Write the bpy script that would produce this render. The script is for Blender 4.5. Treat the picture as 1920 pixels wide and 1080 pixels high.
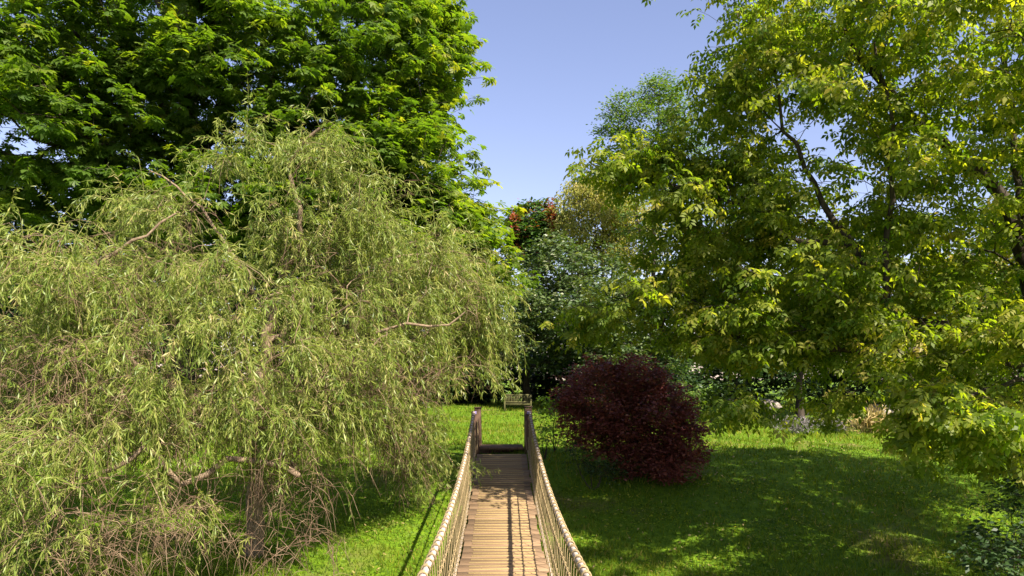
import bpy, math, zlib
import numpy as np
from mathutils import Matrix, Vector

RAD = math.radians
rng = np.random.default_rng(11)
for o in list(bpy.data.objects):
    bpy.data.objects.remove(o)
SC = bpy.context.scene
COL = SC.collection

# ------------------------------------------------------------------ camera, sky, sun, exposure
EYE = 1.75
cam_d = bpy.data.cameras.new('camera')
cam_d.sensor_width = 36.0
cam_d.lens = 28.125
cam_d.shift_y = 171.0 / 1920.0
cam_d.clip_start = 0.05
cam_d.clip_end = 3000.0
cam = bpy.data.objects.new('camera', cam_d)
cam.location = (0.0, 0.0, EYE)
cam.rotation_euler = (RAD(90), 0, 0)
COL.objects.link(cam)
SC.camera = cam

SUN_EL, SUN_AZ = 46.0, 138.0          # azimuth clockwise from the viewing direction
W = bpy.data.worlds.new('World')
SC.world = W
W.use_nodes = True
wn, wl = W.node_tree.nodes, W.node_tree.links
wn.clear()
sky = wn.new('ShaderNodeTexSky')
sky.sky_type = 'NISHITA'
sky.sun_disc = False
sky.sun_elevation = RAD(SUN_EL)
sky.sun_rotation = RAD(SUN_AZ)
sky.altitude = 100
sky.air_density = 1.0
sky.dust_density = 0.6
sky.ozone_density = 3.5
bg = wn.new('ShaderNodeBackground')
bg.inputs['Strength'].default_value = 0.068
wo = wn.new('ShaderNodeOutputWorld')
tintn = wn.new('ShaderNodeVectorMath')
tintn.operation = 'MULTIPLY'
tintn.inputs[1].default_value = (1.32, 1.0, 0.98)      # slightly violet summer blue
wl.new(sky.outputs[0], tintn.inputs[0])
wl.new(tintn.outputs[0], bg.inputs[0])
wl.new(bg.outputs[0], wo.inputs[0])

sun_d = bpy.data.lights.new('sun', 'SUN')
sun_d.energy = 4.5
sun_d.angle = RAD(0.53)
sun_d.color = (1.0, 0.915, 0.76)
sun = bpy.data.objects.new('sun', sun_d)
el, az = RAD(SUN_EL), RAD(SUN_AZ)
SUNV = Vector((math.cos(el) * math.sin(az), math.cos(el) * math.cos(az), math.sin(el)))
sun.rotation_euler = SUNV.to_track_quat('Z', 'Y').to_euler()
sun.location = (20, -8, 30)
COL.objects.link(sun)

SC.view_settings.view_transform = 'Standard'
SC.view_settings.look = 'None'
SC.view_settings.exposure = 1.75
SC.view_settings.gamma = 1.0
SC.view_settings.use_curve_mapping = False
SC.cycles.max_bounces = 10
SC.cycles.diffuse_bounces = 7
SC.cycles.glossy_bounces = 2
SC.cycles.transmission_bounces = 7
SC.cycles.transparent_max_bounces = 4
SC.cycles.use_denoising = True
SC.cycles.denoiser = 'OPENIMAGEDENOISE'
SC.cycles.denoising_input_passes = 'RGB_ALBEDO_NORMAL'
SC.cycles.denoising_prefilter = 'ACCURATE'

# ------------------------------------------------------------------ small helpers
def Pt(px, py, d):
    """point at distance d seen at (px, py) of the 1920 x 1080 photograph"""
    return np.array([(px - 960.0) / 1500.0 * d, d, EYE + (711.0 - py) / 1500.0 * d])

def reseed(text):
    global rng
    rng = np.random.default_rng(zlib.crc32(text.encode()))

def unit(v):
    return v / np.maximum(np.linalg.norm(v, axis=-1, keepdims=True), 1e-9)

def tag(o, label=None, cat=None, group=None, kind=None):
    if label: o['label'] = label
    if cat: o['category'] = cat
    if group: o['group'] = group
    if kind: o['kind'] = kind
    return o

def empty(name, loc, label, cat, group=None):
    o = bpy.data.objects.new(name, None)
    o.location = [float(c) for c in loc]
    o.empty_display_size = 0.2
    COL.objects.link(o)
    return tag(o, label, cat, group)

def np_mesh(name, V, F, tint=None, smooth=False):
    """V (n,3); F (m,k) equal-sided faces or a list of such arrays"""
    me = bpy.data.meshes.new(name)
    Fs = F if isinstance(F, list) else [F]
    Fs = [f for f in Fs if len(f)]
    V = np.asarray(V, dtype=np.float32)
    me.vertices.add(len(V))
    me.vertices.foreach_set('co', V.ravel())
    idx = np.concatenate([f.ravel() for f in Fs]).astype(np.int32)
    tot = np.concatenate([np.full(len(f), f.shape[1]) for f in Fs]).astype(np.int32)
    st = np.concatenate([[0], np.cumsum(tot)[:-1]]).astype(np.int32)
    me.loops.add(len(idx))
    me.loops.foreach_set('vertex_index', idx)
    me.polygons.add(len(tot))
    me.polygons.foreach_set('loop_start', st)
    me.polygons.foreach_set('loop_total', tot)
    if smooth:
        me.polygons.foreach_set('use_smooth', np.ones(len(tot), dtype=bool))
    if tint is not None:
        a = me.attributes.new('tint', 'FLOAT', 'POINT')
        a.data.foreach_set('value', np.asarray(tint, dtype=np.float32))
    me.update(calc_edges=True)
    return me

def link(name, me, mat=None, parent=None, loc=None):
    o = bpy.data.objects.new(name, me)
    COL.objects.link(o)
    if mat is not None and len(me.materials) == 0:
        me.materials.append(mat)
    if parent is not None:
        o.parent = parent
    if loc is not None:
        o.location = [float(c) for c in loc]
    return o

def box(c, s):
    """verts, quads of a box centred at c with size s"""
    x, y, z = np.array(s) / 2.0
    v = np.array([[-x, -y, -z], [x, -y, -z], [x, y, -z], [-x, y, -z],
                  [-x, -y, z], [x, -y, z], [x, y, z], [-x, y, z]]) + np.array(c)
    f = np.array([[3, 2, 1, 0], [4, 5, 6, 7], [0, 1, 5, 4], [1, 2, 6, 5], [2, 3, 7, 6], [3, 0, 4, 7]])
    return v, f

def bevel_box(c, s, b):
    """box with chamfered long edges and ends (octagon section along its longest axis)"""
    s = np.array(s, dtype=float)
    ax = int(np.argmax(s))
    o = [i for i in range(3) if i != ax]
    h, w, L = s[o[0]] / 2, s[o[1]] / 2, s[ax] / 2
    sec = [(h - b, w), (h, w - b), (h, -w + b), (h - b, -w), (-h + b, -w), (-h, -w + b), (-h, w - b), (-h + b, w)]
    ks = [(-L, 0.9 * b), (-L + b, 0), (L - b, 0), (L, 0.9 * b)]
    V = []
    for t, inn in ks:
        for (p, q) in sec:
            v = [0, 0, 0]
            v[ax] = t
            v[o[0]] = p - math.copysign(min(inn, abs(p)), p)
            v[o[1]] = q - math.copysign(min(inn, abs(q)), q)
            V.append(v)
    Q = []
    for k in range(3):
        for i in range(8):
            j = (i + 1) % 8
            Q.append([k * 8 + i, k * 8 + j, k * 8 + 8 + j, k * 8 + 8 + i])
    E = [[7, 6, 5, 4, 3, 2, 1, 0], [24 + i for i in range(8)]]
    return np.array(V) + np.array(c), [np.array(Q), np.array(E)]

def tubes(P, R, k):
    """batch of tubes: P (N,S,3), R (N,S) -> verts, quads"""
    P = np.asarray(P, dtype=float)
    N, S, _ = P.shape
    T = np.empty_like(P)
    T[:, 1:-1] = P[:, 2:] - P[:, :-2]
    T[:, 0] = P[:, 1] - P[:, 0]
    T[:, -1] = P[:, -1] - P[:, -2]
    T = unit(T)
    ref = np.where((np.abs(unit(P[:, -1] - P[:, 0])[:, 2:3]) > 0.8), np.array([[1.0, 0.13, 0]]), np.array([[0, 0.13, 1.0]]))
    A = unit(np.cross(T, ref[:, None, :]))
    B = np.cross(T, A)
    ang = np.linspace(0, 2 * math.pi, k, endpoint=False)
    ring = A[:, :, None, :] * np.cos(ang)[None, None, :, None] + B[:, :, None, :] * np.sin(ang)[None, None, :, None]
    V = P[:, :, None, :] + ring * np.asarray(R)[:, :, None, None]
    V = V.reshape(-1, 3)
    base = (np.arange(N)[:, None, None] * S + np.arange(S - 1)[None, :, None]) * k
    i = np.arange(k)[None, None, :]
    j = (i + 1) % k
    Q = np.stack([base + i, base + j, base + k + j, base + k + i], axis=-1).reshape(-1, 4)
    return V, Q

def join(parts):
    Vs, Fs, n = [], {}, 0
    for V, F in parts:
        for f in (F if isinstance(F, list) else [F]):
            if len(f):
                Fs.setdefault(f.shape[1], []).append(f + n)
        Vs.append(V)
        n += len(V)
    return np.concatenate(Vs), [np.concatenate(v) for v in Fs.values()]

def resample(pts, step):
    pts = np.asarray(pts, dtype=float)
    # Catmull-Rom through the points
    P = np.vstack([2 * pts[0] - pts[1], pts, 2 * pts[-1] - pts[-2]])
    out = []
    for i in range(1, len(P) - 2):
        n = max(2, int(np.linalg.norm(P[i + 1] - P[i]) / step))
        t = np.linspace(0, 1, n, endpoint=False)[:, None]
        a, b, c, d = P[i - 1], P[i], P[i + 1], P[i + 2]
        out.append(0.5 * ((2 * b) + (c - a) * t + (2 * a - 5 * b + 4 * c - d) * t ** 2 + (3 * b - a - 3 * c + d) * t ** 3))
    out.append(pts[-1:])
    return np.concatenate(out)

# ------------------------------------------------------------------ materials
def new_mat(name):
    m = bpy.data.materials.new(name)
    m.use_nodes = True
    m.node_tree.nodes.clear()
    return m, m.node_tree.nodes, m.node_tree.links

def ramp(n, stops):
    r = n.new('ShaderNodeValToRGB')
    e = r.color_ramp.elements
    while len(e) < len(stops):
        e.new(0.5)
    for k, (p, c) in enumerate(stops):
        e[k].position = p
        e[k].color = (*c, 1)
    return r

def leaf_mat(name, stops, trans=0.35, tcol=(2.0, 2.15, 0.42), rough=0.5, spec=0.35):
    m, n, l = new_mat(name)
    at = n.new('ShaderNodeAttribute')
    at.attribute_name = 'tint'
    r = ramp(n, stops)
    l.new(at.outputs['Fac'], r.inputs[0])
    p = n.new('ShaderNodeBsdfPrincipled')
    p.inputs['Roughness'].default_value = rough
    p.inputs['Specular IOR Level'].default_value = spec
    l.new(r.outputs[0], p.inputs['Base Color'])
    out = n.new('ShaderNodeOutputMaterial')
    if trans > 0:
        mx = n.new('ShaderNodeMix')
        mx.data_type = 'RGBA'
        mx.blend_type = 'MULTIPLY'
        mx.inputs['Factor'].default_value = 1.0
        l.new(r.outputs[0], mx.inputs['A'])
        mx.inputs['B'].default_value = (*tcol, 1)
        t = n.new('ShaderNodeBsdfTranslucent')
        l.new(mx.outputs['Result'], t.inputs['Color'])
        s = n.new('ShaderNodeMixShader')
        s.inputs[0].default_value = trans
        l.new(p.outputs[0], s.inputs[1])
        l.new(t.outputs[0], s.inputs[2])
        l.new(s.outputs[0], out.inputs[0])
    else:
        l.new(p.outputs[0], out.inputs[0])
    return m

def noise_mat(name, stops, scale=(8, 8, 8), rough=0.8, bump=0.3, detail=6, coord='Object', rand=0.0, bscale=None):
    m, n, l = new_mat(name)
    tc = n.new('ShaderNodeTexCoord')
    mp = n.new('ShaderNodeMapping')
    mp.inputs['Scale'].default_value = scale
    l.new(tc.outputs[coord], mp.inputs[0])
    src = mp.outputs[0]
    if rand:
        oi = n.new('ShaderNodeObjectInfo')
        ad = n.new('ShaderNodeVectorMath')
        ad.operation = 'ADD'
        ml = n.new('ShaderNodeMath')
        ml.operation = 'MULTIPLY'
        ml.inputs[1].default_value = 37.0
        l.new(oi.outputs['Random'], ml.inputs[0])
        l.new(mp.outputs[0], ad.inputs[0])
        l.new(ml.outputs[0], ad.inputs[1])
        src = ad.outputs[0]
    nz = n.new('ShaderNodeTexNoise')
    nz.inputs['Scale'].default_value = 1.0
    nz.inputs['Detail'].default_value = detail
    nz.inputs['Roughness'].default_value = 0.62
    l.new(src, nz.inputs['Vector'])
    r = ramp(n, stops)
    l.new(nz.outputs['Fac'], r.inputs[0])
    p = n.new('ShaderNodeBsdfPrincipled')
    p.inputs['Roughness'].default_value = rough
    p.inputs['Specular IOR Level'].default_value = 0.25
    colr = r.outputs[0]
    if rand:
        hs = n.new('ShaderNodeHueSaturation')
        mr = n.new('ShaderNodeMapRange')
        mr.inputs['To Min'].default_value = 1 - rand
        mr.inputs['To Max'].default_value = 1 + rand
        l.new(oi.outputs['Random'], mr.inputs[0])
        l.new(mr.outputs[0], hs.inputs['Value'])
        l.new(colr, hs.inputs['Color'])
        colr = hs.outputs[0]
    l.new(colr, p.inputs['Base Color'])
    b = n.new('ShaderNodeBump')
    b.inputs['Strength'].default_value = bump
    b.inputs['Distance'].default_value = 0.02
    l.new(nz.outputs['Fac'], b.inputs['Height'])
    l.new(b.outputs[0], p.inputs['Normal'])
    out = n.new('ShaderNodeOutputMaterial')
    l.new(p.outputs[0], out.inputs[0])
    return m

M = {}
M['chestnut'] = leaf_mat('chestnut_leaf', [(0.0, (0.05, 0.095, 0.016)), (0.55, (0.088, 0.142, 0.02)), (0.85, (0.16, 0.20, 0.026)), (1.0, (0.22, 0.22, 0.035))], 0.52, rough=0.48, spec=0.3)
M['ash'] = leaf_mat('ash_leaf', [(0.0, (0.06, 0.115, 0.014)), (0.5, (0.15, 0.195, 0.02)), (0.85, (0.28, 0.275, 0.045)), (1.0, (0.34, 0.28, 0.06))], 0.58, rough=0.48, spec=0.3)
M['willow'] = leaf_mat('willow_leaf', [(0.0, (0.10, 0.165, 0.024)), (0.5, (0.20, 0.255, 0.042)), (0.85, (0.33, 0.345, 0.09)), (1.0, (0.42, 0.34, 0.15))], 0.42, (1.25, 1.32, 0.55), rough=0.45, spec=0.4)
M['purple'] = leaf_mat('purple_leaf', [(0.0, (0.12, 0.035, 0.033)), (0.6, (0.19, 0.055, 0.045)), (0.9, (0.26, 0.09, 0.055)), (1.0, (0.20, 0.13, 0.05))], 0.30, (1.5, 0.9, 0.7), rough=0.5, spec=0.35)
M['whitebeam'] = leaf_mat('whitebeam_leaf', [(0.0, (0.04, 0.075, 0.022)), (0.6, (0.085, 0.125, 0.04)), (1.0, (0.24, 0.26, 0.14))], 0.22, rough=0.45, spec=0.45)
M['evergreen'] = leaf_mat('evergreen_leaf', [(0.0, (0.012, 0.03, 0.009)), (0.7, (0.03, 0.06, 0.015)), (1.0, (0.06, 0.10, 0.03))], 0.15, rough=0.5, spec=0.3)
M['birch'] = leaf_mat('birch_leaf', [(0.0, (0.15, 0.18, 0.03)), (0.6, (0.26, 0.25, 0.05)), (1.0, (0.36, 0.28, 0.09))], 0.35, rough=0.5)
M['rowan'] = leaf_mat('rowan_leaf', [(0.0, (0.03, 0.08, 0.02)), (0.7, (0.08, 0.14, 0.03)), (0.80, (0.22, 0.06, 0.03)), (1.0, (0.25, 0.06, 0.04))], 0.3)
M['feather'] = leaf_mat('feathery_leaf', [(0.0, (0.05, 0.11, 0.02)), (0.7, (0.11, 0.17, 0.03)), (1.0, (0.19, 0.19, 0.04))], 0.35)
M['bright'] = leaf_mat('bright_leaf', [(0.0, (0.07, 0.15, 0.015)), (1.0, (0.20, 0.26, 0.04))], 0.4)
M['olive'] = leaf_mat('olive_leaf', [(0.0, (0.06, 0.10, 0.02)), (0.6, (0.14, 0.17, 0.03)), (1.0, (0.28, 0.21, 0.06))], 0.35)
M['grass'] = leaf_mat('grass_blade', [(0.0, (0.048, 0.105, 0.010)), (0.55, (0.13, 0.195, 0.010)), (0.85, (0.21, 0.235, 0.022)), (1.0, (0.30, 0.24, 0.07))], 0.40, (1.4, 1.42, 0.35), rough=0.6, spec=0.12)
M['straw'] = leaf_mat('straw_blade', [(0.0, (0.25, 0.22, 0.07)), (1.0, (0.45, 0.33, 0.14))], 0.3, (1.2, 1.1, 0.8))
M['lilac'] = leaf_mat('lilac_flower', [(0.0, (0.12, 0.135, 0.075)), (0.6, (0.225, 0.195, 0.21)), (1.0, (0.36, 0.3, 0.3375))], 0.25, (1, 1, 1))
M['bark'] = noise_mat('bark', [(0.3, (0.021, 0.0156, 0.0108)), (0.7, (0.066, 0.051, 0.036))], (14, 14, 3), 0.9, 0.6)
M['willow_bark'] = noise_mat('willow_bark', [(0.3, (0.085, 0.05525, 0.034)), (0.7, (0.2805, 0.204, 0.136))], (16, 16, 16), 0.85, 0.5)
M['green_twig'] = noise_mat('green_twig', [(0.3, (0.11, 0.12, 0.03)), (0.7, (0.26, 0.24, 0.08))], (4, 4, 4), 0.7, 0.0)
M['twig'] = noise_mat('dead_twig', [(0.28, (0.06, 0.036, 0.02)), (0.5, (0.15, 0.095, 0.06)), (0.72, (0.34, 0.25, 0.16))], (3, 3, 3), 0.85, 0.0)
M['post'] = noise_mat('post_wood', [(0.25, (0.04, 0.022, 0.014)), (0.7, (0.12, 0.072, 0.045))], (30, 30, 2.5), 0.8, 0.4, rand=0.2)
M['plank'] = noise_mat('plank_wood', [(0.2, (0.095, 0.058, 0.033)), (0.5, (0.18, 0.115, 0.066)), (0.8, (0.27, 0.19, 0.12))], (2.2, 34, 34), 0.8, 0.45, rand=0.3)
M['strip'] = noise_mat('grip_strip', [(0.3, (0.2295, 0.1573, 0.068)), (0.7, (0.34, 0.2465, 0.1148))], (60, 60, 60), 0.9, 0.4, rand=0.15)
M['bench'] = noise_mat('bench_wood', [(0.3, (0.04725, 0.0459, 0.0162)), (0.7, (0.1148, 0.108, 0.0432))], (12, 12, 4), 0.85, 0.3, rand=0.15)
M['hand_rope'] = noise_mat('hand_rope', [(0.3, (0.30, 0.235, 0.19)), (0.7, (0.52, 0.43, 0.37))], (40, 40, 40), 0.9, 0.5)
M['cord'] = noise_mat('cord', [(0.3, (0.187, 0.136, 0.06375)), (0.7, (0.323, 0.2465, 0.136))], (70, 70, 70), 0.9, 0.4, rand=0.2)
M['blue_cord'] = noise_mat('blue_cord', [(0.3, (0.20, 0.16, 0.35)), (0.7, (0.36, 0.30, 0.55))], (60, 60, 60), 0.8, 0.3)
M['stone'] = noise_mat('stone', [(0.3, (0.16, 0.13, 0.11)), (0.7, (0.36, 0.31, 0.28))], (6, 6, 6), 0.9, 0.5, rand=0.25)

def ground_mat():
    m, n, l = new_mat('lawn_ground')
    tc = n.new('ShaderNodeTexCoord')
    fine = n.new('ShaderNodeTexNoise'); fine.inputs['Scale'].default_value = 9.0; fine.inputs['Detail'].default_value = 9.0; fine.inputs['Roughness'].default_value = 0.7
    big = n.new('ShaderNodeTexNoise'); big.inputs['Scale'].default_value = 0.55; big.inputs['Detail'].default_value = 5.0
    l.new(tc.outputs['Object'], fine.inputs['Vector']); l.new(tc.outputs['Object'], big.inputs['Vector'])
    r1 = ramp(n, [(0.3, (0.04, 0.09, 0.006)), (0.55, (0.10, 0.175, 0.006)), (0.8, (0.17, 0.215, 0.012))])
    r2 = ramp(n, [(0.57, (0, 0, 0)), (0.72, (1, 1, 1))])
    l.new(fine.outputs['Fac'], r1.inputs[0]); l.new(big.outputs['Fac'], r2.inputs[0])
    mx = n.new('ShaderNodeMix'); mx.data_type = 'RGBA'
    l.new(r2.outputs[0], mx.inputs['Factor']); l.new(r1.outputs[0], mx.inputs['A'])
    mx.inputs['B'].default_value = (0.13, 0.105, 0.035, 1)
    p = n.new('ShaderNodeBsdfPrincipled'); p.inputs['Roughness'].default_value = 0.9
    p.inputs['Specular IOR Level'].default_value = 0.15
    l.new(mx.outputs['Result'], p.inputs['Base Color'])
    b = n.new('ShaderNodeBump'); b.inputs['Strength'].default_value = 0.6; b.inputs['Distance'].default_value = 0.04
    l.new(fine.outputs['Fac'], b.inputs['Height']); l.new(b.outputs[0], p.inputs['Normal'])
    out = n.new('ShaderNodeOutputMaterial'); l.new(p.outputs[0], out.inputs[0])
    return m
M['ground'] = ground_mat()

# ------------------------------------------------------------------ ground and grass
def gz(x, y):
    x = np.asarray(x, dtype=float); y = np.asarray(y, dtype=float)
    z = -0.10 - 1.42 * np.exp(-((y - 9.3 + 0.04 * x) / 8.0) ** 4)
    z = z + 0.05 * np.sin(x * 0.9 + 1.3) * np.sin(y * 0.7) + 0.03 * np.sin(x * 2.1 + y * 1.3) + 0.012 * np.sin(x * 5.3 - y * 4.1)
    tt = np.clip((y - 29) / 20, 0, 1)
    z = z + 0.4 * tt * tt * (3 - 2 * tt)
    far = np.clip((np.hypot(x, y) - 70) / 200, 0, 1)
    return z * (1 - far) - 0.1 * far

gx = np.concatenate([-np.geomspace(900, 31, 16), np.linspace(-30, 30, 121), np.geomspace(31, 900, 16)])
gy = np.concatenate([-np.geomspace(900, 9, 16), np.linspace(-8, 56, 129), np.geomspace(58, 1500, 18)])
GX, GY = np.meshgrid(gx, gy)
gv = np.stack([GX, GY, gz(GX, GY)], -1).reshape(-1, 3)
nx, ny = len(gx), len(gy)
ii = (np.arange(ny - 1)[:, None] * nx + np.arange(nx - 1)[None, :]).ravel()
gf = np.stack([ii, ii + 1, ii + nx + 1, ii + nx], -1)
tag(link('lawn', np_mesh('lawn', gv, gf, smooth=True), M['ground']), 'wide mown lawn dipping into a hollow under the bridge', 'lawn', kind='structure')

def frames(fwd, up):
    f = unit(fwd)
    r = unit(np.cross(f, up))
    u = np.cross(r, f)
    return np.stack([r, f, u], axis=1)            # rows: local x, y, z

def scatter(T, F, pos, fr, scale):
    """template verts T (v,3), faces F -> instances as one vertex and face array"""
    N, v = len(pos), len(T)
    L = T[None] * np.asarray(scale)[:, None, None] if np.ndim(scale) == 1 else T[None] * scale[:, None, :]
    V = np.einsum('nvk,nkc->nvc', L, fr) + pos[:, None, :]
    return V.reshape(-1, 3), [(f[None] + (np.arange(N) * v)[:, None, None]).reshape(-1, f.shape[1]) for f in (F if isinstance(F, list) else [F])]

BLADE_T = np.array([[-0.5, 0, 0], [0.5, 0, 0], [0.1, 1.0, 0.18]])
BLADE_F = np.array([[0, 1, 2]])
N = 240000
d = np.exp(rng.uniform(math.log(7.5), math.log(52), N))
x = rng.uniform(-0.78, 0.78, N) * d
y = d
pos = np.stack([x, y, gz(x, y) - 0.005], -1)
lean = rng.normal(0, 0.42, (N, 3)); lean[:, 2] = 1.0
up = rng.normal(0, 1, (N, 3)); up[:, 2] = 0
pat = 0.5 + 0.25 * np.sin(x * 0.8 + 2 * np.sin(y * 0.5)) + 0.2 * np.sin(x * 2.7 + y * 1.9)
h = rng.uniform(0.035, 0.085, N) * (1 + d / 40) * (0.75 + 0.6 * np.clip(pat, 0, 1)) * np.where(np.abs(y - 9.4) < 5, 1.35, 1.0)
w = rng.uniform(0.006, 0.011, N) * (1 + d / 11)
sc = np.stack([w, h, h], -1)
V, F = scatter(BLADE_T, BLADE_F, pos, frames(lean, up), sc)
tint = np.clip(0.48 + 0.36 * (pat - 0.5) + rng.normal(0, 0.26, N), 0, 1)
gr = link('grass', np_mesh('grass', V, F, np.repeat(tint, 3)), M['grass'])
tag(gr, 'short bright green grass covering the lawn and the hollow', 'grass', kind='stuff')

# ------------------------------------------------------------------ rope bridge
bridge = empty('rope_bridge', (0.035, 0, 0), 'rope suspension footbridge with plank deck running away from the viewer', 'bridge')
bridge.rotation_euler = (0, 0, RAD(0.84))
Y0, Y1, SAG = -1.0, 19.75, 0.90
def deck_z(yy):
    s = (np.asarray(yy, dtype=float) - Y0) / (Y1 - Y0)
    return 0.0 - SAG * 4 * s * (1 - s)
def deck_slope(yy):
    s = (yy - Y0) / (Y1 - Y0)
    return -SAG * 4 * (1 - 2 * s) / (Y1 - Y0)
PITCH = 0.352
npl = int((Y1 - Y0) / PITCH)
pl_meshes = []
for k in range(4):
    V, F = bevel_box((0, 0, 0), (1.20 + 0.02 * k, 0.334, 0.045), 0.006)
    V[:, 2] += 0.004 * np.sin(V[:, 0] * (3 + k))
    me = np_mesh('plank', V, F); me.materials.append(M['plank']); pl_meshes.append(me)
V, F = bevel_box((0, 0, 0), (0.94, 0.058, 0.012), 0.003)
st_me = np_mesh('grip_strip', V, F); st_me.materials.append(M['strip'])
for i in range(npl):
    yy = Y0 + (i + 0.5) * PITCH
    o = link('plank', pl_meshes[int(rng.integers(4))], None, bridge, (rng.normal(0, 0.008), yy, deck_z(yy) - 0.0225 + rng.normal(0, 0.003)))
    o.rotation_euler = (math.atan(deck_slope(yy)), rng.normal(0, 0.006), rng.normal(0, 0.004))
    for t in (-0.082, 0.082):
        s = link('grip_strip', st_me, None, o, (rng.normal(0, 0.008), t, 0.0255))

def bridge_curve(xx, dz, ny_=160, y0=Y0, y1=Y1):
    yy = np.linspace(y0, y1, ny_)
    return np.stack([np.full(ny_, xx), yy, deck_z(yy) + dz], -1)
def twisted(path, r_all, strands, pitch, k, per=8):
    L = np.concatenate([[0], np.cumsum(np.linalg.norm(np.diff(path, axis=0), axis=1))])
    n = int(L[-1] / pitch * per)
    t = np.linspace(0, L[-1], n)
    c = np.stack([np.interp(t, L, path[:, a]) for a in range(3)], -1)
    T = unit(np.gradient(c, axis=0))
    A = unit(np.cross(T, [0, 0, 1.0])); B = np.cross(A, T)
    parts = []
    rs = r_all * (0.52 if strands == 3 else 0.5)
    for q in range(strands):
        ph = t / pitch * 2 * math.pi + q * 2 * math.pi / strands
        pp = c + (r_all - rs) * (A * np.cos(ph)[:, None] + B * np.sin(ph)[:, None])
        parts.append(tubes(pp[None], np.full((1, n), rs), k))
    return join(parts)
RH = 0.93
for s in (-1, 1):
    p = bridge_curve(0.69 * s, RH)
    p[:, 2] += 0.004 * np.sin(p[:, 1] * 9)
    V, F = twisted(p, 0.033, 3, 0.16, 5, 8)
    link('hand_rope', np_mesh('hand_rope', V, F, smooth=True), M['hand_rope'], bridge)
    for hh in (0.31, 0.62):
        V, F = twisted(bridge_curve((0.63 + 0.06 * hh / RH) * s, hh), 0.013, 2, 0.17, 4, 8)
        link('mid_rope', np_mesh('mid_rope', V, F, smooth=True), M['cord'], bridge)
    V, F = twisted(bridge_curve(0.655 * s, -0.02), 0.024, 3, 0.13, 4, 6)
    link('foot_rope', np_mesh('foot_rope', V, F, smooth=True), M['hand_rope'], bridge)
# one upright cord: coil round the hand rope, then down to the foot rope with hitches on the mid ropes
a = np.linspace(0, 2.6 * math.pi, 22)
coil = np.stack([0.69 + 0.040 * np.cos(a), (a / (2.6 * math.pi) - 0.5) * 0.055, RH + 0.040 * np.sin(a)], -1)
zz = np.linspace(RH - 0.03, -0.02, 9)
drop = np.stack([0.63 + 0.06 * zz / RH + 0.002 * np.sin(zz * 30), 0.02 + 0.006 * np.sin(zz * 9), zz], -1)
cp = [tubes(coil[None], np.full((1, 22), 0.0085), 4), tubes(drop[None], np.full((1, 9), 0.0055), 4)]
for hh in (0.31, 0.62, -0.005):
    a = np.linspace(0, 2 * math.pi, 9)
    rr = 0.018 if hh > 0 else 0.030
    c0 = (0.63 + 0.06 * hh / RH) if hh > 0 else 0.655
    loop = np.stack([c0 + rr * np.cos(a), 0.02 + 0.012 * np.sin(a / 2), hh + rr * np.sin(a)], -1)
    cp.append(tubes(loop[None], np.full((1, 9), 0.0065), 4))
V, F = join(cp)
cord_r = np_mesh('upright_cord', V, F, smooth=True); cord_r.materials.append(M['cord'])
V2 = V.copy(); V2[:, 0] *= -1
cord_l = np_mesh('upright_cord', V2, [f[:, ::-1] for f in F], smooth=True); cord_l.materials.append(M['cord'])
for s, me in ((1, cord_r), (-1, cord_l)):
    yy = Y0 + 0.3
    while yy < Y1 - 0.15:
        o = link('upright_cord', me, None, bridge, (0, yy, deck_z(yy)))
        o.rotation_euler = (rng.normal(0, 0.012), 0, 0)
        yy += 0.265 + rng.normal(0, 0.02)
def post_mesh(w, hgt):
    V, F = bevel_box((0, 0, hgt / 2), (w, w * 0.98, hgt), 0.014)
    return np_mesh('post', V, F)
for yy0, sgn in ((Y1, 1), (Y0, -1)):
    for (px_, py_, w_, top) in ((-0.655, 0.13, 0.19, 0.955), (-0.59, 0.95, 0.17, 1.00), (0.665, 0.13, 0.19, 0.965), (0.69, 0.95, 0.19, 1.02)):
        base = float(gz(px_, yy0 + sgn * py_)) - 0.35
        po = link('post', post_mesh(w_, top - base), M['post'], bridge, (px_, yy0 + sgn * py_, base))
        po.rotation_euler = (0, rng.normal(0, 0.008), rng.normal(0, 0.05))
        if py_ > 0.5:
            V, F = bevel_box((0, 0, top - base + 0.016), (w_ + 0.03, w_ + 0.03, 0.03), 0.006)
            link('post_cap', np_mesh('post_cap', V, F), M['post'], po)
    for k in range(3):
        V, F = bevel_box((0, 0, 0), (1.08, 0.30, 0.06), 0.008)
        link('landing_board', np_mesh('landing_board', V, F), M['post'], bridge, (0, yy0 + sgn * (0.17 + 0.31 * k), 0.035))
    V, F = bevel_box((0, 0, 0), (1.16, 0.10, 0.24), 0.01)
    link('end_beam', np_mesh('end_beam', V, F), M['post'], bridge, (0, yy0 + sgn * 0.5, -0.13))
for s in (-1, 1):      # lashing of the hand rope on the far posts
    a = np.linspace(0, 6 * math.pi, 60)
    lash = np.stack([0.665 * s + 0.035 * np.cos(a), Y1 - 0.012 + 0.022 * np.sin(a), RH - 0.04 + a / (6 * math.pi) * 0.06], -1)
    V, F = tubes(lash[None], np.full((1, 60), 0.012), 5)
    link('lashing', np_mesh('lashing', V, F, smooth=True), M['blue_cord'], bridge)
    slack = resample([[0.60 * s, Y1 + 0.02, 0.72], [0.59 * s, Y1 - 0.02, 0.35], [0.61 * s, Y1 - 0.1, 0.02]], 0.06)
    V, F = tubes(slack[None], np.full((1, len(slack)), 0.012), 5)
    link('tie_rope', np_mesh('tie_rope', V, F, smooth=True), M['cord'], bridge)

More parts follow.
